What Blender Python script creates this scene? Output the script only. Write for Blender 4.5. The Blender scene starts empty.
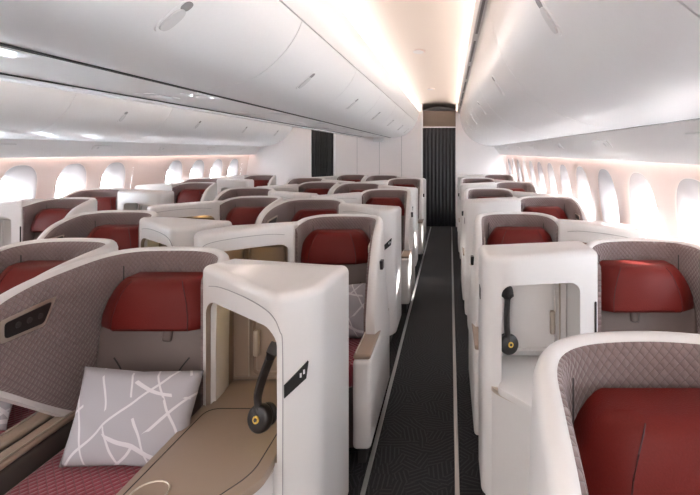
import bpy, bmesh, math, random
from mathutils import Vector, Matrix
random.seed(7)
PI = math.pi
scene = bpy.context.scene
COL = scene.collection

# ------------------------------------------------------------------ camera
CAMX, CAMZ, F = 1.50, 1.55, 450.0
cam = bpy.data.cameras.new('camera'); co = bpy.data.objects.new('camera', cam); COL.objects.link(co)
co.location = (CAMX, 0, CAMZ); co.rotation_euler = (PI/2, 0, 0)
cam.sensor_width = 36; cam.lens = F*36/700.0
cam.shift_x = -(450-350)/700.0; cam.shift_y = -(247.5-152)/700.0
cam.clip_start = 0.02
scene.camera = co
vs = scene.view_settings
vs.view_transform = 'Standard'; vs.look = 'None'; vs.gamma = 1; vs.exposure = 1.9; vs.use_curve_mapping = False

# ------------------------------------------------------------------ materials
def nt(name):
    m = bpy.data.materials.new(name); m.use_nodes = True
    n = m.node_tree; b = n.nodes['Principled BSDF']
    return m, n, b
def N(n, t, **kw):
    x = n.nodes.new(t)
    for k, v in kw.items(): setattr(x, k, v)
    return x
def math_(n, op, a, b=None, c=None):
    x = N(n, 'ShaderNodeMath', operation=op)
    for i, v in enumerate((a, b, c)):
        if v is None: continue
        if isinstance(v, (int, float)): x.inputs[i].default_value = v
        else: n.links.new(v, x.inputs[i])
    return x.outputs[0]
def mix(n, fac, c1, c2):
    x = N(n, 'ShaderNodeMix', data_type='RGBA')
    if isinstance(fac, (int, float)): x.inputs[0].default_value = fac
    else: n.links.new(fac, x.inputs[0])
    for i, c in ((6, c1), (7, c2)):
        if isinstance(c, tuple): x.inputs[i].default_value = (*c, 1)
        else: n.links.new(c, x.inputs[i])
    return x.outputs[2]
def bump(n, b, h, strength=.3, dist=.01):
    x = N(n, 'ShaderNodeBump'); x.inputs['Strength'].default_value = strength; x.inputs['Distance'].default_value = dist
    n.links.new(h, x.inputs['Height']); n.links.new(x.outputs[0], b.inputs['Normal'])
def plain(name, col, rough=.4, metal=0, noise=0, nscale=60, coat=0, var=.03):
    m, n, b = nt(name)
    tc = N(n, 'ShaderNodeTexCoord'); nz = N(n, 'ShaderNodeTexNoise'); nz.inputs['Scale'].default_value = nscale
    n.links.new(tc.outputs['Object'], nz.inputs['Vector'])
    dk = tuple(c*(1-var) for c in col)
    n.links.new(mix(n, nz.outputs[0], dk, col), b.inputs['Base Color'])
    b.inputs['Roughness'].default_value = rough; b.inputs['Metallic'].default_value = metal
    b.inputs['Coat Weight'].default_value = coat
    if noise: bump(n, b, nz.outputs[0], noise, .002)
    return m
def quilt(name, col, col2, cell, rough=.75, strength=.6, src='UV', sheen=.3):
    m, n, b = nt(name)
    tc = N(n, 'ShaderNodeTexCoord'); sp = N(n, 'ShaderNodeSeparateXYZ'); n.links.new(tc.outputs[src], sp.inputs[0])
    s = math_(n, 'ADD', sp.outputs[0], sp.outputs[1]); d = math_(n, 'SUBTRACT', sp.outputs[0], sp.outputs[1])
    k = PI/cell
    a = math_(n, 'ABSOLUTE', math_(n, 'SINE', math_(n, 'MULTIPLY', s, k*.8)))
    c = math_(n, 'ABSOLUTE', math_(n, 'SINE', math_(n, 'MULTIPLY', d, k*.8)))
    h = math_(n, 'POWER', math_(n, 'MULTIPLY', a, c), .5)
    nz = N(n, 'ShaderNodeTexNoise'); nz.inputs['Scale'].default_value = 220
    n.links.new(tc.outputs['Object'], nz.inputs['Vector'])
    st = math_(n, 'MINIMUM', math_(n, 'MULTIPLY', math_(n, 'MINIMUM', a, c), 5), 1)   # the stitching line
    cc = mix(n, nz.outputs[0], col, tuple(x*1.25 for x in col))
    n.links.new(mix(n, st, col2, cc), b.inputs['Base Color'])
    b.inputs['Roughness'].default_value = rough; b.inputs['Sheen Weight'].default_value = sheen
    bump(n, b, h, strength, .006)
    return m
W = plain('white_plastic', (.68,.655,.645), .32, coat=.15)
BINM = plain('bin_white', (.90,.89,.89), .3, coat=.2)
PSU = plain('glossy_white', (.88,.86,.85), .42)
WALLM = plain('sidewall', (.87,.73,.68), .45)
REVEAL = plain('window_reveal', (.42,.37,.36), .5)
CEILM = plain('ceiling_cream', (.86,.78,.71), .5)
BULK = plain('bulkhead', (.86,.81,.80), .5)
TAN = plain('taupe_plastic', (.30,.225,.175), .38)
TANL = plain('champagne_metal', (.52,.45,.38), .3, metal=.6)
GREYL = plain('taupe_leather', (.15,.115,.105), .5, noise=.4, nscale=250)
RED = plain('dark_red_leather', (.14,.012,.009), .5, noise=.5, nscale=260, var=.2)
RED.node_tree.nodes['Principled BSDF'].inputs['Specular IOR Level'].default_value = .22
BTN = plain('button_grey', (.05,.048,.047), .4)
SIDEIN = plain('dark_taupe_plastic', (.06,.048,.042), .5)
PIPE = plain('deep_red_piping', (.05,.004,.003), .5)
BLACK = plain('black_plastic', (.012,.011,.011), .35)
DARK = plain('dark_gap', (.03,.027,.026), .7)
STEEL = plain('seat_track_metal', (.42,.42,.42), .35, metal=.8)
SILVER = plain('grey_latch', (.70,.69,.69), .4)
GREYP = plain('shade_grey', (.3,.29,.29), .5)
YEL = plain('brass_ring', (.65,.42,.08), .35, metal=.5)
LABELW = plain('label_white', (.8,.8,.8), .5)
FOAM = plain('black_cushion_leather', (.022,.018,.017), .45, noise=.3)
LIN = quilt('quilted_taupe_fabric', (.175,.125,.12), (.10,.068,.066), .019)
REDQ = quilt('quilted_red_fabric', (.22,.012,.03), (.11,.006,.015), .024, src='Object', strength=.7)

def emis(name, col, s):
    m, n, b = nt(name); b.inputs['Base Color'].default_value = (0,0,0,1)
    b.inputs['Emission Color'].default_value = (*col, 1); b.inputs['Emission Strength'].default_value = s
    return m
COVE = emis('cove_light', (1,.87,.80), 11.0)
COVEM = emis('cove_light_middle', (1,.87,.80), 5.0)
WASH = emis('wash_light', (1,.80,.73), 2.6)
COVEW = emis('cove_light_white', (1,.95,.92), 6.0)
LAMPW = emis('reading_lamp_soft', (1,.88,.7), 6)
LAMP = emis('reading_lamp_glow', (1,.76,.36), 26)

# curtain: pleats are geometry, cloth gets a weave
CURT = plain('charcoal_curtain', (.055,.055,.058), .8, noise=.3, nscale=300)
# pillow with curved pale strokes
def pillow_mat():
    m, n, b = nt('pillow_cloth')
    tc = N(n, 'ShaderNodeTexCoord')
    nz = N(n, 'ShaderNodeTexNoise'); nz.inputs['Scale'].default_value = 3
    n.links.new(tc.outputs['Object'], nz.inputs['Vector'])
    v = N(n, 'ShaderNodeVectorMath', operation='MULTIPLY_ADD'); n.links.new(nz.outputs['Color'], v.inputs[0])
    v.inputs[1].default_value = (.12,.12,.12); n.links.new(tc.outputs['Object'], v.inputs[2])
    def lines(ang, freq, mask_scale, ph):
        sp = N(n, 'ShaderNodeSeparateXYZ'); n.links.new(v.outputs[0], sp.inputs[0])
        t = math_(n, 'ADD', math_(n, 'MULTIPLY', sp.outputs[0], math.cos(ang)*freq), math_(n, 'MULTIPLY', sp.outputs[2], math.sin(ang)*freq))
        t = math_(n, 'ADD', t, ph)
        fr = math_(n, 'ABSOLUTE', math_(n, 'SUBTRACT', math_(n, 'FRACT', t), .5))
        ln = math_(n, 'LESS_THAN', fr, .035)
        n2 = N(n, 'ShaderNodeTexNoise'); n2.inputs['Scale'].default_value = mask_scale
        mp = N(n, 'ShaderNodeMapping'); mp.inputs['Location'].default_value = (ph*7, ph*3, 2)
        n.links.new(tc.outputs['Object'], mp.inputs[0]); n.links.new(mp.outputs[0], n2.inputs['Vector'])
        return math_(n, 'MULTIPLY', ln, math_(n, 'GREATER_THAN', n2.outputs[0], .47))
    f = math_(n, 'MAXIMUM', lines(.5, 11, 6, .2), lines(-.75, 9, 5, .7))
    f = math_(n, 'MAXIMUM', f, lines(1.3, 6, 5, .4))
    n.links.new(mix(n, f, (.36,.345,.37), (.60,.58,.60)), b.inputs['Base Color'])
    b.inputs['Roughness'].default_value = .8
    bump(n, b, f, .2, .002)
    return m
PIL = pillow_mat()
# carpet: charcoal with short parallel strokes turned cell by cell
def carpet_mat():
    m, n, b = nt('carpet')
    tc = N(n, 'ShaderNodeTexCoord')
    vo = N(n, 'ShaderNodeTexVoronoi'); vo.inputs['Scale'].default_value = 11
    n.links.new(tc.outputs['Object'], vo.inputs['Vector'])
    sc = N(n, 'ShaderNodeSeparateColor'); n.links.new(vo.outputs['Color'], sc.inputs[0])
    sp = N(n, 'ShaderNodeSeparateXYZ'); n.links.new(tc.outputs['Object'], sp.inputs[0])
    a = math_(n, 'MULTIPLY', sc.outputs[0], PI)
    t = math_(n, 'ADD', math_(n, 'MULTIPLY', sp.outputs[0], math_(n, 'COSINE', a)), math_(n, 'MULTIPLY', sp.outputs[1], math_(n, 'SINE', a)))
    s = math_(n, 'GREATER_THAN', math_(n, 'SINE', math_(n, 'MULTIPLY', t, 2*PI*45)), .55)
    nz = N(n, 'ShaderNodeTexNoise'); nz.inputs['Scale'].default_value = 500
    n.links.new(tc.outputs['Object'], nz.inputs['Vector'])
    base = mix(n, nz.outputs[0], (.004,.004,.005), (.009,.008,.010))
    n.links.new(mix(n, s, base, (.024,.023,.025)), b.inputs['Base Color'])
    b.inputs['Roughness'].default_value = .95
    bump(n, b, nz.outputs[0], .5, .003)
    return m
CARP = carpet_mat()
def glass_mat():
    m = bpy.data.materials.new('window_glass'); m.use_nodes = True; n = m.node_tree; n.nodes.clear()
    o = N(n, 'ShaderNodeOutputMaterial'); t = N(n, 'ShaderNodeBsdfTransparent'); g = N(n, 'ShaderNodeBsdfGlossy'); mx = N(n, 'ShaderNodeMixShader')
    t.inputs[0].default_value = (.93,.97,1,1); g.inputs['Roughness'].default_value = .05; mx.inputs[0].default_value = .06
    n.links.new(t.outputs[0], mx.inputs[1]); n.links.new(g.outputs[0], mx.inputs[2]); n.links.new(mx.outputs[0], o.inputs[0])
    return m
GLASS = glass_mat()

# ------------------------------------------------------------------ mesh helpers
def link(o, parent=None):
    COL.objects.link(o)
    if parent is not None: o.parent = parent
    return o
def finish(bm, name, mat, parent=None, smooth=35, loc=None, recalc=True):
    if recalc: bmesh.ops.recalc_face_normals(bm, faces=bm.faces)
    me = bpy.data.meshes.new(name); bm.to_mesh(me); bm.free()
    me.materials.append(mat)
    if smooth:
        for p in me.polygons: p.use_smooth = True
        me.set_sharp_from_angle(angle=math.radians(smooth))
    o = bpy.data.objects.new(name, me)
    if loc is not None: o.location = loc
    return link(o, parent)
def tag(o, label=None, cat=None, group=None, kind=None):
    if label: o['label'] = label
    if cat: o['category'] = cat
    if group: o['group'] = group
    if kind: o['kind'] = kind
    return o
def empty(name, loc, label=None, cat=None, group=None):
    o = bpy.data.objects.new(name, None); o.empty_display_size = .1; o.location = loc; COL.objects.link(o)
    return tag(o, label, cat, group)
def copy_tree(o, parent=None):
    c = o.copy(); COL.objects.link(c)
    if parent is not None: c.parent = parent
    for ch in list(o.children): copy_tree(ch, c)
    return c
def box(bm, x0, x1, y0, y1, z0, z1, bev=0, seg=2, M=None):
    r = bmesh.ops.create_cube(bm, size=1)
    vs = r['verts']
    for v in vs:
        v.co = Vector(((x0+x1)/2+v.co.x*(x1-x0), (y0+y1)/2+v.co.y*(y1-y0), (z0+z1)/2+v.co.z*(z1-z0)))
    if M is not None:
        for v in vs: v.co = M @ v.co
    if bev:
        es = list({e for v in vs for e in v.link_edges})
        bmesh.ops.bevel(bm, geom=es, offset=bev, segments=seg, profile=.5, affect='EDGES')
def prism(bm, pts, z0, z1):
    """pts plan polygon; z1 may be a function of the point"""
    f0 = z0 if callable(z0) else (lambda p: z0); f1 = z1 if callable(z1) else (lambda p: z1)
    lo = [bm.verts.new((p[0], p[1], f0(p))) for p in pts]; hi = [bm.verts.new((p[0], p[1], f1(p))) for p in pts]
    n = len(pts); fs = [bm.faces.new(lo[::-1]), bm.faces.new(hi)]
    for i in range(n): fs.append(bm.faces.new((lo[i], lo[(i+1)%n], hi[(i+1)%n], hi[i])))
    return lo, hi, fs
def roundpoly(pts, rad, seg=5):
    """round the corners of a plan polygon; rad may be a list"""
    out = []; n = len(pts)
    for i in range(n):
        r = rad[i] if isinstance(rad, (list, tuple)) else rad
        p = Vector(pts[i]); a = Vector(pts[i-1]); b = Vector(pts[(i+1)%n])
        if r <= 0: out.append((p.x, p.y)); continue
        da = (a-p); db = (b-p); r = min(r, da.length*.45, db.length*.45)
        A = p+da.normalized()*r; B = p+db.normalized()*r
        for k in range(seg+1):
            t = k/seg; q = A*(1-t)**2 + p*2*t*(1-t) + B*t*t
            out.append((q.x, q.y))
    return out
def tube(bm, pts, r, seg=8, ry=None):
    prev = None
    n = len(pts)
    for i, p in enumerate(pts):
        p = Vector(p); d = (Vector(pts[min(i+1, n-1)])-Vector(pts[max(i-1, 0)])).normalized()
        up = Vector((0,0,1)) if abs(d.z) < .9 else Vector((1,0,0))
        s = d.cross(up).normalized(); t = s.cross(d).normalized()
        rr = r(i/(n-1)) if callable(r) else r; r2 = rr if ry is None else ry
        ring = [bm.verts.new(p + s*math.cos(2*PI*k/seg)*rr + t*math.sin(2*PI*k/seg)*r2) for k in range(seg)]
        if prev:
            for k in range(seg): bm.faces.new((prev[k], prev[(k+1)%seg], ring[(k+1)%seg], ring[k]))
        else: bm.faces.new(ring[::-1])
        prev = ring
    bm.faces.new(prev)
def disc(bm, c, axis, r, h, seg=20, bev=0):
    axis = Vector(axis).normalized(); q = Vector((0,0,1)).rotation_difference(axis)
    M = Matrix.Translation(Vector(c)) @ q.to_matrix().to_4x4()
    res = bmesh.ops.create_cone(bm, cap_ends=True, segments=seg, radius1=r, radius2=r, depth=h, matrix=M)
    if bev:
        es = [e for e in {e for v in res['verts'] for e in v.link_edges} if any(len(f.verts) > 4 for f in e.link_faces)]
        bmesh.ops.bevel(bm, geom=es, offset=bev, segments=3, profile=.5, affect='EDGES')
def catmull(P, per=5):
    out = []
    n = len(P)
    for i in range(n-1):
        p0, p1, p2, p3 = P[max(i-1, 0)], P[i], P[i+1], P[min(i+2, n-1)]
        for k in range(per):
            t = k/per
            out.append(tuple(.5*((2*b)+(-a+c)*t+(2*a-5*b+4*c-d)*t*t+(-a+3*b-3*c+d)*t**3) for a, b, c, d in zip(p0, p1, p2, p3)))
    out.append(tuple(P[-1])); return out
def extr_profile(bm, prof, y0, y1, closed=False, ny=1):
    rows = []
    for j in range(ny+1):
        y = y0+(y1-y0)*j/ny
        rows.append([bm.verts.new((x, y, z)) for x, z in prof])
    n = len(prof)
    for j in range(ny):
        for i in range(n if closed else n-1):
            bm.faces.new((rows[j][i], rows[j][(i+1)%n], rows[j+1][(i+1)%n], rows[j+1][i]))
    if closed: bm.faces.new(rows[0][::-1]); bm.faces.new(rows[-1])
def boolean(o, cutter):
    md = o.modifiers.new('b', 'BOOLEAN'); md.object = cutter; md.operation = 'DIFFERENCE'; md.solver = 'EXACT'
    dg = bpy.context.evaluated_depsgraph_get(); dg.update()
    me = bpy.data.meshes.new_from_object(o.evaluated_get(dg))
    o.modifiers.clear(); old = o.data; o.data = me; bpy.data.meshes.remove(old)
    bpy.data.objects.remove(cutter)
    for p in o.data.polygons: p.use_smooth = True
    o.data.set_sharp_from_angle(angle=math.radians(32))

# ------------------------------------------------------------------ the suite (seat + shell + side console)
# local frame: u across (console at +u), v forward (the way the passenger faces), z up; world: (S*u, -v, z)
ZT = 1.13
def make_suite(S, style, opened, loc, label, group):
    root = empty('airline_suite', loc, label, 'airline seat', group)
    def P(u, v, z): return Vector((S*u, -v, z))
    def fin(bm, name, mat, parent=root, **k): return finish(bm, name, mat, parent, **k)
    def pbox(bm, u0, u1, v0, v1, z0, z1, bev=0, seg=2, rot=None):
        a, b = sorted((S*u0, S*u1)); box(bm, a, b, -v1, -v0, z0, z1, bev, seg, rot)
    # path (u, v, ztop, zlow of white shell, zlow of lining)
    back_ = [(.287,.27,1.09,.45,.47), (.282,.18,1.105,.40,.47), (.248,.09,1.122,.30,.47), (.17,.03,1.132,.2,.47), (.06,.005,1.135,.2,.47),
         (-.06,.003,1.135,.2,.47), (-.165,.025,1.135,.2,.47), (-.238,.075,1.132,.3,.47), (-.276,.16,1.128,.44,.48)]
    if opened: K = back_+[(-.288,.28,1.12,.53,.56), (-.296,.42,1.105,.65,.67), (-.296,.54,1.08,.75,.77), (-.294,.63,1.04,.82,.84), (-.292,.69,.98,.87,.89)]
    else: K = back_+[(-.288,.27,1.105,.48,.50), (-.293,.38,1.06,.48,.50), (-.295,.47,.97,.48,.50), (-.295,.545,.84,.48,.50), (-.293,.60,.67,.48,.50)]
    path = catmull(K, 5)
    n = len(path); nor = []; s_len = [0]
    for i in range(n):
        a = Vector(path[max(i-1, 0)][:2]); b = Vector(path[min(i+1, n-1)][:2]); d = (b-a).normalized()
        nor.append(Vector((d.y, -d.x)))          # outward on this winding
        if i: s_len.append(s_len[-1]+(Vector(path[i][:2])-Vector(path[i-1][:2])).length)
    # outward must point away from the seat centre
    if nor[n//3].dot(Vector(path[n//3][:2])-Vector((0,.4))) < 0: nor = [-x for x in nor]
    def pt(i, off, z):                              # off > 0 inward
        p = Vector(path[i][:2])-nor[i]*off; return P(p.x, p.y, z)
    bm = bmesh.new(); rings = []
    for i in range(n):
        zt, zl = path[i][2], path[i][3]
        fl = lambda z: -(zt-z)*((.0 if opened else .08)*min(1, max(0, (i-n//2)/12)))
        sec = [(fl(zl), zl), (fl((zt+zl)/2), (zt+zl)/2), (-.006, zt-.03), (0, zt-.012), (.008, zt-.003), (.022, zt), (.034, zt-.003), (.041, zt-.012), (.042, zt-.03), (.042, zl)]
        rings.append([bm.verts.new(pt(i, o_, z)) for o_, z in sec])
    m = len(rings[0])
    for i in range(n-1):
        for k in range(m): bm.faces.new((rings[i][k], rings[i][(k+1)%m], rings[i+1][(k+1)%m], rings[i+1][k]))
    bm.faces.new(rings[0]); bm.faces.new(rings[-1][::-1])
    shell = fin(bm, 'shell', W, smooth=50)
    # quilted lining
    bm = bmesh.new(); uv = bm.loops.layers.uv.new('UVMap'); rings = []; uvs = {}
    for i in range(n-2):
        zt, zl = path[i][2], path[i][4]
        if i > n-12: zl = zl + .0
        sec = [(.041, zl), (.052, zl+.012), (.057, zl+.05), (.057, (zl+zt)/2), (.057, zt-.06), (.055, zt-.032), (.049, zt-.018), (.041, zt-.014)]
        r = []
        for o_, z in sec:
            v = bm.verts.new(pt(i, o_, z)); uvs[v] = (s_len[i], z); r.append(v)
        rings.append(r)
    m = len(rings[0])
    for i in range(len(rings)-1):
        for k in range(m): bm.faces.new((rings[i][k], rings[i][(k+1)%m], rings[i+1][(k+1)%m], rings[i+1][k]))
    bm.faces.new(rings[0]); bm.faces.new(rings[-1][::-1])
    for f in bm.faces:
        for l in f.loops: l[uv].uv = uvs[l.vert]
    lining = fin(bm, 'quilted_lining', LIN, smooth=60)
    # vertical seams in the lining
    for idx in (12, 34):
        bm = bmesh.new()
        tube(bm, [pt(idx, .0575, .50+(ZT-.56)*t/6) for t in range(7)], .0022, 5)
        fin(bm, 'seam', DARK, lining)
    # control slot in the wing
    ci = min(range(n), key=lambda i: abs(path[i][1]-(.47 if opened else .36)) + (10 if path[i][0] > 0 else 0))
    t0 = Vector(path[ci+2][:2])-Vector(path[ci-2][:2]); t0.normalize(); pc = Vector(path[ci][:2])-nor[ci]*.059; inn = -nor[ci]
    def plate(name, mat, quad, th, base, parent):
        if not opened: quad = [(a*.6, b*.6) for a, b in quad]
        bm = bmesh.new()
        q = roundpoly(quad, .012, 3)
        lo = [bm.verts.new(P(*(pc+t0*a+inn*base), .985+b)) for a, b in q]; hi = [bm.verts.new(P(*(pc+t0*a+inn*(base+th)), .985+b)) for a, b in q]
        bm.faces.new(lo); bm.faces.new(hi)
        for i in range(len(q)): bm.faces.new((lo[i], lo[(i+1)%len(q)], hi[(i+1)%len(q)], hi[i]))
        return fin(bm, name, mat, parent)
    cp = plate('control_panel', TANL, [(-.10,.045), (.105,.028), (.105,-.045), (-.05,-.045)], .006, -.003, root)
    dp = plate('display', BLACK, [(-.078,.032), (.092,.017), (.092,-.033), (-.045,-.033)], .003, .003, cp)
    for a in ((-.03, .01, .05) if opened else (-.018, .006, .03)):
        bm = bmesh.new(); c = pc+t0*a+inn*.007
        disc(bm, P(c.x, c.y, .982), (S*inn.x, -inn.y, 0), .010 if opened else .006, .003, 12)
        fin(bm, 'button', BTN, dp)
    # lower body under the wing: armrest and outer side panel
    bm = bmesh.new(); pbox(bm, -.30 if opened else -.325, -.235, .16, .86, .10, .535, .02, 3)
    side = fin(bm, 'side_panel', SIDEIN if opened else W)
    bm = bmesh.new(); pbox(bm, -.298 if opened else -.322, -.236, .17, .85, .535, .56, .011, 3)
    arm = fin(bm, 'armrest', TAN)
    bm = bmesh.new(); pbox(bm, -.25, -.242, .18, .84, .5605, .566, .0025, 1)
    fin(bm, 'trim_strip', TANL, arm)
    # small row plate outside the wing
    oi = min(range(n), key=lambda i: abs(path[i][1]-.40) + (10 if path[i][0] > 0 else 0))
    bm = bmesh.new(); a = pt(oi, -.006-.012, .93)
    pbox(bm, -.300 if opened else -.323, -.29, .40, .45, .87, .92, .003, 1)
    fin(bm, 'row_plate', BLACK)
    # seat base, cushion, backrest, headrest
    bm = bmesh.new(); pbox(bm, -.22, .20, .10, .70, 0, .36, .02); fin(bm, 'seat_base', GREYL)
    bm = bmesh.new(); pbox(bm, -.235, .232, .19, .80, .36, .475, .035, 4); fin(bm, 'seat_cushion', REDQ, smooth=60)
    T = Matrix.Translation(Vector((0,-.16,.45))) @ Matrix.Rotation(math.radians(-9), 4, 'X') @ Matrix.Translation(Vector((0,.16,-.45)))
    bm = bmesh.new(); pbox(bm, -.228, .225, .15, .25, .42, .865, .02, 3, T); back = fin(bm, 'backrest', GREYL)
    for u in (-.15, .15):                       # sewn curved shaping pads at each side
        bm = bmesh.new()
        tube(bm, [T @ P(u+(.05 if u < 0 else -.05)*math.sin(PI*t/12)-math.copysign(0, u), .2515, .53+.19*t/12) for t in range(13)], .0028, 5)
        fin(bm, 'seam', DARK, back)
    bm = bmesh.new(); pbox(bm, .035, .075, .244, .262, .78, .87, .012, 3, T); fin(bm, 'pull_tab', GREYL, back)
    # headrest
    bm = bmesh.new(); rings = []
    HR = ((.838,.230,.226), (.85,.236,.238), (.89,.234,.240), (.94,.218,.238), (.98,.196,.234), (1.006,.176,.228), (1.022,.158,.215), (1.028,.145,.19))
    HR = tuple((z+.014, w, f) for z, w, f in HR)
    for z, w, f in HR:
        b_ = .13; f += .03
        fw = w*.62
        c = [(-w, b_), (-w, .19), (-w*.97, .21), (-(fw+.012), f-.006), (-fw, f), (0, f+.004), (fw, f), (fw+.012, f-.006), (w*.97, .21), (w, .19), (w, b_)]
        c = [(u+.022, min(v, f)) for u, v in c]
        rings.append([bm.verts.new(P(u, v-(z-.8)*.16, z)) for u, v in c])
    for a, b in zip(rings, rings[1:]):
        for k in range(len(a)): bm.faces.new((a[k], a[(k+1)%len(a)], b[(k+1)%len(a)], b[k]))
    bm.faces.new(rings[0]); bm.faces.new(rings[-1])
    head = fin(bm, 'headrest', RED, smooth=40)
    for sgn in (-1, 1):
        bm = bmesh.new()
        pts = []
        for z, w, f in HR[:-1]:
            pts.append(P(sgn*(w*.62+.002)+.022, f+.0305-(z-.8)*.16, z))
        tube(bm, pts, .0018, 5); fin(bm, 'piping', PIPE, head)
    # ---- console
    deep = style != 'window'
    vc, ve = (.60, .50) if deep else (.34, .30)       # how far forward the aisle corner comes
    UM = {'centre': .755, 'window': .745, 'narrow': .72}[style]
    body = roundpoly([(.244,.05), (.244,.285 if deep else .275), (.645 if deep else .63,vc), (UM,ve), (UM,.06)], [0, .012, .035, .09 if deep else .05, .02], 7)
    ztop = lambda p: 1.125-.05*max(0, (.30-p[1]))-.02*(p[0]-.3)/.45
    bm = bmesh.new()
    lo, hi, fs = prism(bm, [(S*u, -v) for u, v in body], .10, 1.12)
    for v in hi: v.co.z = (1.125-.12*max(0, .33+v.co.y)-.03*(abs(v.co.x)-.27)/.49) if deep else 1.13-.02*(abs(v.co.x)-.27)/.49
    bmesh.ops.recalc_face_normals(bm, faces=bm.faces)
    es = [e for e in bm.edges if e.verts[0] in hi and e.verts[1] in hi]
    bmesh.ops.bevel(bm, geom=es, offset=.03, segments=5, profile=.5, affect='EDGES')
    con = fin(bm, 'console', W)
    bm = bmesh.new()
    if deep: cut = [(.268,.09), (.268,.60), (.36,.95), (.645,.95), (.645,.09)]
    else:    cut = [(.325,.07), (.325,.60), (.665,.60), (.665,.07)]
    lo, hi, fs = prism(bm, [(S*u, -v) for u, v in cut], .575, .995)
    bmesh.ops.recalc_face_normals(bm, faces=bm.faces)
    es = [e for e in bm.edges if e.calc_length() > 0 and (all(v in hi for v in e.verts)) and abs(e.verts[0].co.x-e.verts[1].co.x) < .09]
    bmesh.ops.bevel(bm, geom=es, offset=.055 if deep else .045, segments=6, profile=.5, affect='EDGES')
    cutter = fin(bm, 'cut', W)
    for o_ in (con, cutter): o_.data.materials.append(TAN if deep else W)
    for p in cutter.data.polygons: p.material_index = 1
    boolean(con, cutter)
    # niche lining: tan panel at the rear, cabinet door with latch, lamp
    v0 = .092 if deep else .072
    bm = bmesh.new(); pbox(bm, *((.275, .638) if deep else (.33, .66)), v0, v0+.008, .60, .975, .003, 1)
    np_ = fin(bm, 'niche_panel', TAN if deep else W, con)
    bm = bmesh.new(); pbox(bm, .365 if deep else .385, .60, v0+.008, v0+.020, .62, .945, .02, 3)
    door = fin(bm, 'cabinet_door', TAN if deep else W, root)
    bm = bmesh.new(); pbox(bm, *((.37, .394) if deep else (.39, .414)), v0+.019, v0+.045, .70, .81, .008, 3)
    fin(bm, 'door_handle', TANL, door)
    bm = bmesh.new()
    tube(bm, [P(.345 if deep else .365, v0+.02, z) for z in (.61,.7,.8,.9,.955)], .004, 6); fin(bm, 'door_rail', TANL, np_)
    bm = bmesh.new(); disc(bm, P(.50, v0+.035, .990), (0,0,1), .014, .008, 16)
    fin(bm, 'reading_lamp', LAMP if deep else LAMPW, con)
    bm = bmesh.new()                                   # slim dark slot on the post beside the seat
    vp = .287 if deep else .279
    pbox(bm, .252, .261, vp-.006, vp+.004, .72, .91, .003, 1, None)
    fin(bm, 'latch_bar', DARK, con)
    # table
    if deep: tb = [(.25,.292), (.25,.80), (.30,.90), (.52,.87), (.638,.68), (.638,.57), (.638,.45), (.638,.10), (.276,.10), (.276,.292)]
    else:    tb = [(.25,.282), (.25,.66), (.30,.74), (.46,.66), (.58,.50), (.69,.37), (.660,.30), (.660,.08), (.332,.08), (.332,.282)]
    tr = [0,.03,.08,.10,.03,0,0,0,0,0] if deep else [0,.03,.06,.05,.08,.03,0,0,0,0]
    tbr = roundpoly(tb, tr, 6)
    bm = bmesh.new(); lo, hi, fs = prism(bm, [(S*u, -v) for u, v in tbr], .565, .592)
    bmesh.ops.recalc_face_normals(bm, faces=bm.faces)
    es = [e for e in bm.edges if all(v in hi for v in e.verts)]
    bmesh.ops.bevel(bm, geom=es, offset=.006, segments=2, profile=.5, affect='EDGES')
    tab = fin(bm, 'side_table', TAN if deep else W, root)
    ins = lambda q, d: [(.5+(u-.5)*(1-d/.2), .48+(v-.48)*(1-d/.4)) for u, v in q]
    if deep:
        bm = bmesh.new()
        g = roundpoly([(.285,.32), (.275,.78), (.33,.855), (.49,.83), (.60,.66), (.60,.32)], .05, 6)
        tube(bm, [P(u, v, .5915) for u, v in g+[g[0]]], .0022, 5); fin(bm, 'groove', DARK, tab)
        bm = bmesh.new(); c = (.345,.74)
        tube(bm, [P(c[0]+.05*math.cos(a*PI/12), c[1]+.05*math.sin(a*PI/12), .5925) for a in range(25)], .003, 5)
        fin(bm, 'cup_recess', TANL, tab)
    # pedestal below the table
    lastp = [(.636,.56), (.636,.20)] if deep else [(.725,.27), (.725,.20)]
    pb = roundpoly([(.25,.22), (.25,tb[1][1]-.02), (tb[2][0],tb[2][1]-.03), (tb[3][0]-.01,tb[3][1]-.03), (tb[4][0]-.012,tb[4][1]-.03)]+([] if deep else [(.69,.345)])+lastp, [0,.03,.06,.06,.05]+([] if deep else [.03])+[0,0], 5)
    bm = bmesh.new(); prism(bm, [(S*u, -v) for u, v in pb], .06, .548)
    fin(bm, 'pedestal', W, con)
    bm = bmesh.new(); prism(bm, [(S*(.45+(u-.45)*1.005), -(.4+(v-.4)*1.012)) for u, v in pb], .548, .5655)
    fin(bm, 'edge_band', TANL, tab)
    # slanted number plate on the front rim of the console
    a = Vector((.665, .5827)); b = Vector((.725 if UM > .75 else .70, .5305 if UM > .75 else .55)) if deep else Vector((UM-.02, ve+.024))
    d = (b-a).normalized(); nn = Vector((-d.y, d.x))
    if nn.y < 0: nn = -nn
    def face_plate(quad, base, th, name, mat, parent):
        bm = bmesh.new()
        lo = [bm.verts.new(P(*(a+d*s+nn*base), z)) for s, z in quad]; hi = [bm.verts.new(P(*(a+d*s+nn*(base+th)), z)) for s, z in quad]
        bm.faces.new(lo); bm.faces.new(hi)
        for i in range(len(quad)): bm.faces.new((lo[i], lo[(i+1)%len(quad)], hi[(i+1)%len(quad)], hi[i]))
        return fin(bm, name, mat, parent)
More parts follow.
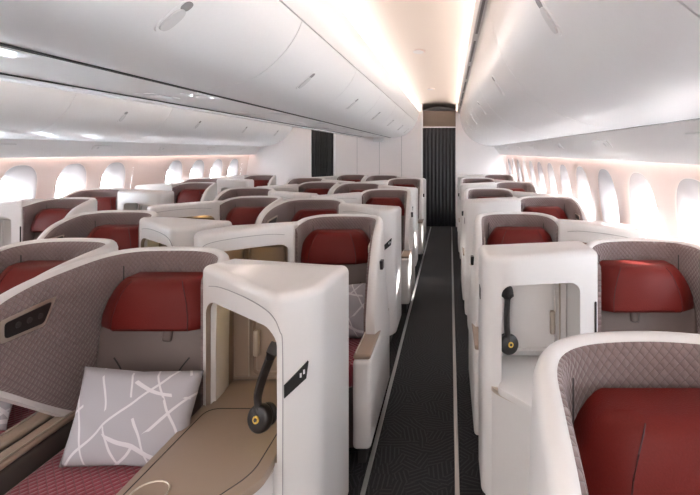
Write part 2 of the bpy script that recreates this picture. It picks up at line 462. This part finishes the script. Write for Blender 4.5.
    if deep:
        L = (b-a).length
        np2 = face_plate([(0,.775), (0,.815), (L,.868), (L-.008,.815)], -.006, .010, 'number_plate', BLACK, con)
        face_plate([(L-.030,.824), (L-.024,.824), (L-.024,.838), (L-.030,.838)], .004, .001, 'seat_symbol', LABELW, np2)
        face_plate([(L-.019,.832), (L-.013,.832), (L-.013,.846), (L-.019,.846)], .004, .001, 'seat_symbol', LABELW, np2)
    else:
        # plate on the aisle side
        bm = bmesh.new(); pbox(bm, UM-.002, UM+.003, .16, .22, .90, .95, .001, 1); fin(bm, 'number_plate', BLACK, con)
    if deep:                                       # fine joint that follows the opening
        k = .985; e1 = .665 if UM > .75 else .66
        bm = bmesh.new()
        tube(bm, [P(*c) for c in catmull([(e1,.594,.12), (e1,.594,.5), (e1,.594,.92), (e1-.01,.592,.99), (.62,.586,1.045), (.5,.490,1.062), (.36,.379,1.062), (.29,.324,1.05)], 6)], .0016, 5)
        fin(bm, 'seam', GREYP, con)
    # aisle foot under the console
    bm = bmesh.new(); pbox(bm, .36, UM-.05, .05, ve-.06, 0, .10); fin(bm, 'foot', DARK, con)
    bm = bmesh.new(); pbox(bm, -.29, -.25, .20, .80, 0, .10); fin(bm, 'foot', DARK, side)
    return root

def make_headphones(S, style, loc, label):
    root = empty('headphones', loc, label, 'headphones', 'headphones hanging in the side consoles')
    deep = style != 'window'
    def P(u, v, z): return Vector((S*u, -v, z))
    bm = bmesh.new()
    if deep: ctl = [(.610,.50,.915), (.596,.52,.87), (.572,.53,.80), (.562,.535,.745), (.572,.54,.695)]
    else:    ctl = [(.625,.20,.95), (.628,.23,.90), (.632,.24,.83), (.630,.235,.77), (.622,.23,.715)]
    pts = [P(*c) for c in catmull(ctl, 4)]
    tube(bm, pts, lambda t: .010+.020*math.sin(PI*min(1, t*1.15+.12))**.6 if t < .85 else .016, 8, .013); finish(bm, 'headband', FOAM, root, smooth=60)
    e = pts[-1]
    bm = bmesh.new(); disc(bm, e+Vector((0,0,-.008)), (-S*.35, -.9, .2), .044, .034, 24, .012); cup = finish(bm, 'ear_cup', BLACK, root, smooth=50)
    ax = Vector((-S*.35, -.9, .2)).normalized()
    bm = bmesh.new(); disc(bm, e+Vector((0,0,-.008))+ax*.019, ax, .012, .004, 16); r = finish(bm, 'ring', YEL, cup)
    bm = bmesh.new(); disc(bm, e+Vector((0,0,-.008))+ax*.0215, ax, .006, .003, 12); finish(bm, 'hub', BLACK, cup)
    bm = bmesh.new(); disc(bm, e+Vector((S*.006,.0,-.004))-ax*.028, ax, .036, .018, 20, .007); finish(bm, 'ear_cushion', FOAM, root, smooth=50)
    return root

def make_pillow(loc, label):
    bm = bmesh.new(); G = 22; w, h, th = .205, .155, .06
    grid = {}
    for side in (1, -1):
        for i in range(G+1):
            for j in range(G+1):
                if side == -1 and (i in (0, G) or j in (0, G)): grid[side, i, j] = grid[1, i, j]; continue
                a = -1+2*i/G; b = -1+2*j/G
                pin = 1-.07*(1-abs(a*b))*(max(abs(a), abs(b))**4)
                t = th*((1-a*a)*(1-b*b))**.42
                wr = .006*math.sin(7*a+3*b)*math.cos(5*b-2*a)*(1-a*a)*(1-b*b)
                grid[side, i, j] = bm.verts.new((a*w*pin, side*t+wr, b*h*pin))
        for i in range(G):
            for j in range(G):
                q = [grid[side, i, j], grid[side, i+1, j], grid[side, i+1, j+1], grid[side, i, j+1]]
                bm.faces.new(q if side == 1 else q[::-1])
    o = finish(bm, 'pillow', PIL, None, smooth=180)
    o.location = loc
    return tag(o, label, 'pillow', 'pillows on the seats')

# ------------------------------------------------------------------ place suites
PITCH = 1.045
cols = {
 # column: (first depth, number, first type, x of inboard/near seat, mapping)
 'centre_right': dict(d0=2.00, n=7, first='in'),
 'centre_left':  dict(d0=2.20, n=7, first='in'),
 'window_right': dict(d0=1.06, n=8, first='aisle'),
 'window_left':  dict(d0=4.15, n=5, first='aisle'),
}
def unit(col, typ):
    """seat centre X, console side S, style"""
    if col == 'centre_right': return (.312, 1, 'centre') if typ == 'in' else (.79, -1, 'centre')
    if col == 'centre_left':  return (-.312, -1, 'centre') if typ == 'in' else (-.79, 1, 'centre')
    if col == 'window_right': return (1.948, 1, 'narrow') if typ == 'aisle' else (2.38, -1, 'window')
    return (-1.94, -1, 'window') if typ == 'aisle' else (-2.385, 1, 'window')
ordw = ['nearest', 'second', 'third', 'fourth', 'fifth', 'sixth', 'seventh', 'eighth']
colw = {'centre_right': 'middle block beside the right-hand aisle', 'centre_left': 'far half of the middle block',
        'window_right': 'window side at the right', 'window_left': 'window side at the left'}
protos = {}; hp = {}; pil = None; HIDE_H = ()
for cn, c in cols.items():
    for k in range(c['n']):
        typ = c['first'] if k % 2 == 0 else ('aisle' if c['first'] == 'in' else ('win' if c['first'] == 'aisle' else 'in'))
        x, S, st = unit(cn, typ)
        d = c['d0']+PITCH*k+(.10 if cn == 'window_right' and k % 2 else 0)
        lab = f"{ordw[k]} white shelled seat with red headrest from the front, {colw[cn]}"
        g = f"airline suites in the {cn.replace('_', ' ')} column"
        key = (S, st, typ == 'in')
        if key not in protos:
            protos[key] = make_suite(S, st, key[2], (x, d, 0), lab, g); hp[key] = make_headphones(S, st, (x, d, 0), '')
            h = hp[key]
        else:
            o = copy_tree(protos[key]); o.location = (x, d, 0); o['label'] = lab; o['group'] = g
            h = copy_tree(hp[key]); h.location = (x, d, 0)
        if (cn, k) in HIDE_H or k > 3:
            if h is not hp[key]:
                for q in list(h.children_recursive): bpy.data.objects.remove(q)
                bpy.data.objects.remove(h); h = None
        if h is not None: h['label'] = f"black headphones in the console of the {ordw[k]} seat, {colw[cn]}"
        if (cn, k) not in (('centre_right',0),('centre_right',1),('centre_left',0),('centre_left',1),('window_right',1)): continue
        pl = f"pale grey pillow with white strokes on the {ordw[k]} seat, {colw[cn]}"
        if pil is None: pil = make_pillow((0,0,0), pl); o = pil
        else: o = pil.copy(); COL.objects.link(o); o['label'] = pl
        o.location = (x+(.085 if 'right' in cn else -.085), d-.43, .475+.150)
        o.rotation_euler = (math.radians(-17), math.radians(4*S), math.radians(4*S))

# ------------------------------------------------------------------ cabin
Y0, Y1 = -4.0, 9.3
def struct(o): o['kind'] = 'structure'; return o
bm = bmesh.new(); box(bm, -2.8, 2.8, Y0, Y1+1.2, -.05, 0); struct(finish(bm, 'floor', CARP, smooth=0))
tracks = []
for lab, x in (('metal seat track strip along the left edge of the right-hand aisle', CAMX-.395), ('metal seat track strip along the right edge of the right-hand aisle', CAMX+.033),
               ('metal seat track strip along the right edge of the far left aisle', -CAMX+.395), ('metal seat track strip along the left edge of the far left aisle', -CAMX-.033)):
    bm = bmesh.new(); box(bm, x-.011, x+.011, Y0, Y1-.02, 0, .006, .002, 1)
    tag(finish(bm, 'seat_track', STEEL), lab, 'floor rail')
# side walls with deep window reveals
def wallx(z): 
    return 2.60+.13*math.sin(max(0, min(1, (z+.2)/1.9))*PI)
WP = .62
def side_wall(side, name, y_first, nwin, skip=()):
    bm = bmesh.new()
    NS = 48; ZC, HH, HW = 1.155, .265, .195; ZA, ZB = .80, 1.50
    prev = None
    panes = []
    for k in range(nwin):
        yc = y_first+WP*k
        if k in skip:
            for za, zb in [(ZA+(ZB-ZA)*i/6, ZA+(ZB-ZA)*(i+1)/6) for i in range(6)]:
                v = [bm.verts.new((side*wallx(z), y, z)) for y, z in ((yc-WP/2, za), (yc+WP/2, za), (yc+WP/2, zb), (yc-WP/2, zb))]
                bm.faces.new(v)
            continue
        rings = []
        for (fy, fz, dx, kind) in ((0,0,0,'rect'), (HW+.012,HH+.012,0,'ell'), (HW,HH,.006,'ell'), (HW-.012,HH-.018,.03,'ell'), (.125,.165,.12,'ell'), (.115,.155,.135,'ell')):
            r = []
            for i in range(NS):
                a = 2*PI*i/NS; ca, sa = math.cos(a), math.sin(a)
                if kind == 'rect':
                    hy, hz = WP/2, (ZB-ZA)/2
                    s = min(hy/max(abs(ca), 1e-6), hz/max(abs(sa), 1e-6)); y, z = yc+ca*s, (ZA+ZB)/2+sa*s
                    if i % 12 == 6: y, z = yc+math.copysign(hy, ca), (ZA+ZB)/2+math.copysign(hz, sa)
                else:
                    e = 2/2.6
                    y = yc+math.copysign(abs(ca)**e, ca)*fy; z = ZC-(.045 if dx > .1 else 0)+math.copysign(abs(sa)**e, sa)*fz
                r.append(bm.verts.new((side*(wallx(z)+dx), y, z)))
            rings.append(r)
        for a, b in zip(rings, rings[1:]):
            for i in range(NS): bm.faces.new((a[i], a[(i+1)%NS], b[(i+1)%NS], b[i]))
        panes.append((yc, [Vector(v.co) for v in rings[-1]]))
    ya, yb = y_first-WP/2, y_first+WP*(nwin-.5)
    def strip(za, zb, y0, y1, n=6):
        for i in range(n):
            z0, z1 = za+(zb-za)*i/n, za+(zb-za)*(i+1)/n
            bm.faces.new([bm.verts.new((side*wallx(z), y, z)) for y, z in ((y0, z0), (y1, z0), (y1, z1), (y0, z1))])
    strip(0, ZA, Y0, Y1+1.2); strip(ZB, 2.75, Y0, Y1+1.2, 5)
    if ya > Y0: strip(ZA, ZB, Y0, ya)
    if yb < Y1+1.2: strip(ZA, ZB, yb, Y1+1.2)
    bmesh.ops.remove_doubles(bm, verts=bm.verts, dist=.0005)
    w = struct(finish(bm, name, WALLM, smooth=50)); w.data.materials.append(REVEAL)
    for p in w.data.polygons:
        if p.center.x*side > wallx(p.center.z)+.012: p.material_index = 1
    # seams between panels
    for j in range(nwin//2+1):
        y = y_first-WP/2+WP*2*j
        if y > Y1: break
    return panes
pr = side_wall(1, 'wall_right', 2.18-.62*9, 21)
pl_ = side_wall(-1, 'wall_left', 2.52-.62*9, 20, skip=(15,))
wi = 0
for side, panes in ((1, pr), (-1, pl_)):
    for yc, ring in panes:
        wi += 1
        bm = bmesh.new()
        vin = [bm.verts.new(v) for v in ring]; bm.faces.new(vin)
        struct(finish(bm, f'window_{wi}', GLASS, smooth=0))
# ---- bins, profiles in world x (right-hand aisle: offsets from the camera column)
def mirror(pr, s): return [(s*x, z) for x, z in pr]
outer = [(1.70,2.35), (1.715,2.20), (1.755,2.06), (1.82,1.94), (1.92,1.83), (2.05,1.745), (2.20,1.69), (2.35,1.665)]
outer = [(a, b) for a, b in catmull(outer, 4)]
inner = [(.80,2.17), (.775,2.11), (.73,2.04), (.66,1.965), (.57,1.90), (.46,1.865), (.36,1.85), (.285,1.846)]
inner = [(a, b) for a, b in catmull(inner, 4)]
def bin_mesh(prof, y0, y1, back):
    bm = bmesh.new(); g = .0035
    cl = list(prof)+list(back)
    extr_profile(bm, cl, y0+g, y1-g, closed=True, ny=1)
    return bm
def latch(parent, prof, s, ratio_i, yc, big=1):
    """recessed oval latch lying on the door surface"""
    x0, z0 = prof[ratio_i]; x1, z1 = prof[ratio_i+2]; xa, za = prof[ratio_i+1]
    t = Vector((x1-x0, 0, z1-z0)).normalized(); nrm = Vector((-t.z, 0, t.x))
    if nrm.z > 0: nrm = -nrm
    c = Vector((xa, yc, za))
    def plate(name, mat, hw, hl, off, th, sh=0):
        bm = bmesh.new(); q = []
        for k in range(28):
            a = 2*PI*k/28; e = .75
            q.append((math.copysign(abs(math.cos(a))**e, math.cos(a))*hl+sh, math.copysign(abs(math.sin(a))**.9, math.sin(a))*hw))
        lo = [bm.verts.new(c+t*p+Vector((0,q_,0))+nrm*(off-.004)) for p, q_ in q]; hi = [bm.verts.new(c+t*p*.97+Vector((0,q_*.95,0))+nrm*(off+th)) for p, q_ in q]
        bm.faces.new(lo); bm.faces.new(hi)
        for i in range(28): bm.faces.new((lo[i], lo[(i+1)%28], hi[(i+1)%28], hi[i]))
        for v in bm.verts: v.co.x *= s
        return finish(bm, name, mat, None, smooth=40)
    o = plate('latch', BINM, .036, .075, 0, .002); o.parent = parent
    r = plate('recess', GREYP, .020, .020, .002, .0012, -.048); r.parent = o
    h = plate('latch_handle', SILVER, .025, .048, .003, .004, .014); h.parent = o
def overhead(s, prof, back, ys, name, where, li, latches_off=0):
    n = len(ys)-1
    struct(finish(bin_mesh(mirror(prof, s), Y0, ys[0], mirror(back, s)), name, BINM, smooth=50))   # the run of bins behind the camera
    for k in range(n):
        root = finish(bin_mesh(mirror(prof, s), ys[k], ys[k+1], mirror(back, s)), 'overhead_bin', BINM, smooth=50)
        tag(root, f"{ordw[k]} white overhead bin from the front {where}", 'overhead bin', f'overhead bins {where}')
        latch(root, prof, s, li, (ys[k]+ys[k+1])/2+latches_off)
seg = lambda first, p, n: [first+p*k for k in range(n) if first+p*k < Y1-.3]+[Y1]
overhead(1, outer, [(2.36,2.0), (2.3,2.33), (1.74,2.351)], seg(.83, 1.45, 9), 'trim_20', 'above the right-hand windows', 10, -.17)
overhead(-1, outer, [(2.36,2.0), (2.3,2.33), (1.74,2.351)], seg(2.56, 1.36, 9), 'trim_21', 'above the left-hand windows', 12)
overhead(1, inner, [(.28,1.9), (.28,2.17)], seg(.88, 1.25, 10), 'trim_22', 'over the middle seats beside the right-hand aisle', 11, -.13)
overhead(-1, inner, [(.28,1.9), (.28,2.17)], seg(.88, 1.25, 10), 'trim_23', 'over the middle seats beside the left-hand aisle', 10)
# centre passenger service panel between the two rows of bins
def service(name, prof, label, th=.02):
    bm = bmesh.new(); extr_profile(bm, prof, Y0, Y1, closed=True, ny=1)
    root = finish(bm, name, PSU, smooth=40); return tag(root, label, 'service panel')
sp = service('service_panel', [(-.272,1.872), (-.264,1.862), (.25,1.862), (.258,1.872), (.258,1.9), (-.272,1.9)], 'glossy white service panel strip under the middle overhead bins')
for k in range(8):
    y = .2+1.15*k
    for x in (-.12, .12):
        bm = bmesh.new(); box(bm, x-.05, x+.05, y-.12, y+.12, 1.857, 1.866, .003, 1); u = finish(bm, 'light_panel', BINM, sp)
        bm = bmesh.new(); disc(bm, (x, y-.05, 1.8565), (0,0,1), .018, .004, 14); finish(bm, 'air_nozzle', SILVER, u)
bm = bmesh.new(); extr_profile(bm, [(-.275,1.9), (.275,1.9), (.275,2.17), (-.275,2.17)], Y0, Y1, closed=True); struct(finish(bm, 'trim_1', DARK, smooth=0))
for s, w in ((1, 'right'), (-1, 'left')):
    p = mirror([(2.39,1.665), (2.42,1.635), (2.47,1.575), (2.525,1.503), (2.545,1.495), (2.55,1.51), (2.50,1.60), (2.43,1.70), (2.39,1.70)], s)
    sp = service('service_panel', p, f'glossy white service panel strip under the {w}-hand overhead bins')
    for k in range(8):
        y = .5+1.15*k
        M = Matrix.Translation(Vector((s*2.448,y,1.600))) @ Matrix.Rotation(s*math.radians(48), 4, 'Y')
        bm = bmesh.new(); box(bm, -.03, .03, -.13, .13, -.006, .006, .003, 1, M); u = finish(bm, 'light_panel', PSU, sp)
        bm = bmesh.new(); disc(bm, M @ Vector((0,-.06,-.006)), M.to_3x3() @ Vector((0,0,1)), .016, .004, 14); finish(bm, 'air_nozzle', SILVER, u)
    # warm wash light along the head of the sidewall
    bm = bmesh.new(); box(bm, min(s*2.55, s*2.60), max(s*2.55, s*2.60), Y0, Y1, 1.58, 1.59)
    tag(finish(bm, 'wash_light', WASH, smooth=0), f'warm pink wash light strip above the {w}-hand windows', 'light strip')
# rail above the bins and cove, ceiling over each aisle
tn = 40
for xa, xb, za, zb in ((.262,.281,1.842,1.90), (-.280,-.273,1.857,1.90), (2.354,2.385,1.668,1.76), (-2.385,-2.354,1.668,1.76)):
    bm = bmesh.new(); box(bm, xa, xb, Y0, Y1, za, zb); struct(finish(bm, f'trim_{tn}', DARK, smooth=0)); tn += 1
for s, w in ((1, 'right'), (-1, 'left')):
    # centre-bin upper fascia
    p = mirror(catmull([(.805,2.175), (.83,2.24), (.85,2.31), (.86,2.37), (.86,2.385)], 3)+[(.845,2.385), (.835,2.33), (.72,2.32), (.72,2.175)], s)
    bm = bmesh.new(); extr_profile(bm, p, Y0, Y1, closed=True); struct(finish(bm, 'trim_%d' % (2 if s > 0 else 3), BINM))
    p = mirror([(1.66,2.352), (1.70,2.352), (1.86,2.355), (1.86,2.36), (1.68,2.36), (1.655,2.385), (1.64,2.385)], s)
    bm = bmesh.new(); extr_profile(bm, p, Y0, Y1, closed=True); struct(finish(bm, 'trim_%d' % (4 if s > 0 else 5), BINM))
    k = 0; y = .4
    while y < Y1-.5:
        bm = bmesh.new(); a, b = sorted((s*1.672, s*1.688)); box(bm, a, b, y, y+.75, 2.351, 2.3555)
        tag(finish(bm, 'air_grille', GREYP), f'thin dark air slot in the rail along the {w}-hand ceiling', 'air slot', f'air slots along the {w}-hand ceiling')
        y += .95; k += 1
    # ceiling arch, wider than the gap between the fascias so that the strip lights sit in side pockets
    arc = [(.70+(1.82-.70)*t/14, 2.455+.15*math.sin(PI*t/14)) for t in range(15)]
    arc2 = [(x, z+.02) for x, z in arc[::-1]]
    bm = bmesh.new(); extr_profile(bm, mirror(arc+arc2, s), Y0, Y1+1.2, closed=True); struct(finish(bm, 'ceiling', CEILM))
    for j, (x, nm) in enumerate(((.745, 'middle'), (1.80, 'window'))):
        bm = bmesh.new(); a, b = sorted((s*(x-.02), s*(x+.02))); box(bm, a, b, Y0, Y1, 2.362, 2.370)
        tag(finish(bm, 'cove_light', COVEM if nm == 'middle' else COVE, smooth=0), f'warm strip light at the {nm} side edge of the {w}-hand aisle ceiling', 'light strip')
    for j in range(3):
        y = 1.9+2.8*j; bm = bmesh.new(); disc(bm, (s*1.17, y, 2.601), (0,0,1), .075, .012, 28, .003)
        for v in bm.verts: v.co.y = y+(v.co.y-y)*1.5
        r = finish(bm, 'ceiling_lamp', WALLM)
        tag(r, f'{ordw[j]} oval lamp from the front in the {w}-hand aisle ceiling', 'ceiling lamp', f'oval lamps in the {w}-hand ceiling')
        bm = bmesh.new(); disc(bm, (s*1.17, y, 2.594), (0,0,1), .055, .004, 28)
        for v in bm.verts: v.co.y = y+(v.co.y-y)*1.5
        finish(bm, 'diffuser', BINM, r)
# end wall with openings for two aisles and curtains
def wallbox(x0, x1, z0, z1, name, y=Y1, mat=BULK, th=.05):
    bm = bmesh.new(); box(bm, x0, x1, y, y+th, z0, z1); return struct(finish(bm, name, mat, smooth=0))
AX0, AX1 = .93, 1.62
wallbox(-.90, AX0, 0, 2.6, 'wall_back')
wallbox(AX1, 2.8, 0, 2.6, 'wall_back_right')
wallbox(-2.8, -1.37, 0, 2.6, 'wall_back_left')
wallbox(-2.8, 2.8, 0, 2.75, 'wall_galley', y=Y1+1.15)
wallbox(-2.8, 2.8, 0, 2.75, 'wall_front', y=Y0-.05)
wallbox(-2.8, 2.8, 2.66, 2.75, 'ceiling_back', y=Y0, th=Y1+1.2-Y0)
for i, x in enumerate((-.42,.04,.50)):
    bm = bmesh.new(); box(bm, x-.003, x+.003, Y1-.004, Y1, 0, 2.4); struct(finish(bm, f'trim_{6+i}', GREYP, smooth=0))
for i, x in enumerate((AX0-.015, -.885)):
    bm = bmesh.new(); box(bm, x-.02, x+.02, Y1-.02, Y1+.0, 0, 2.4, .004, 1); struct(finish(bm, f'trim_{10+i}', BINM))
for s, w in ((1, 'right'), (-1, 'left')):
    root = empty('curtain', (1.275 if s > 0 else -1.135, Y1+.02, 0), f'charcoal pleated curtain closing the {w}-hand aisle at the far wall', 'curtain', None)
    bm = bmesh.new(); nn = 120; wd = .34 if s > 0 else .23
    rows = []
    for z in (.02, .5, 1.0, 1.5, 2.05):
        rows.append([bm.verts.new((-wd+2*wd*i/nn, .018*math.sin(i/nn*2*PI*9)+.004*math.sin(i*.9), z)) for i in range(nn+1)])
    for a, b in zip(rows, rows[1:]):
        for i in range(nn): bm.faces.new((a[i], a[i+1], b[i+1], b[i]))
    c = finish(bm, 'cloth', CURT, root, smooth=80)
    md = c.modifiers.new('s', 'SOLIDIFY'); md.thickness = .004
    bm = bmesh.new(); box(bm, -wd, wd, -.03, .01, 2.05, 2.075, .005, 1); finish(bm, 'rail', BINM, root)
bm = bmesh.new(); box(bm, AX0, AX1, Y1+.25, Y1+.3, 2.0, 2.42); struct(finish(bm, 'trim_30', TAN, smooth=0))
# exit-light box under the end of the middle bins
root = empty('emergency_light', (.05, Y1-.20, 1.80), 'small white emergency light box under the far end of the middle bins', 'emergency light')
bm = bmesh.new(); box(bm, -.10, .10, -.05, .05, -.05, .05, .02, 3); finish(bm, 'housing', BINM, root)
bm = bmesh.new(); box(bm, -.06, .05, -.056, -.048, -.03, .025, .005, 1); finish(bm, 'lens', PSU, root)

# ------------------------------------------------------------------ light
w = bpy.data.worlds.new('world'); scene.world = w; w.use_nodes = True
bg = w.node_tree.nodes['Background']; bg.inputs[0].default_value = (.86,.94,1,1); bg.inputs[1].default_value = 8
sun = bpy.data.lights.new('sun', 'SUN'); so = bpy.data.objects.new('sun', sun); COL.objects.link(so)
sun.energy = 14; sun.angle = math.radians(2); sun.color = (1,.93,.86)
dirn = Vector((-1, -.15, -.42)); so.rotation_euler = dirn.to_track_quat('-Z', 'Y').to_euler()

# added fill lights, out of view behind the camera, brightening the front faces
for x in (-1.26, 0.0, 1.26):
    a = bpy.data.lights.new('fill_light', 'AREA'); a.shape = 'RECTANGLE'; a.size = .7; a.size_y = 2.4; a.energy = 14; a.color = (1,.95,.92)
    o = bpy.data.objects.new('fill_light', a); COL.objects.link(o); o.location = (x, -2.2, 2.34 if x else 1.84)
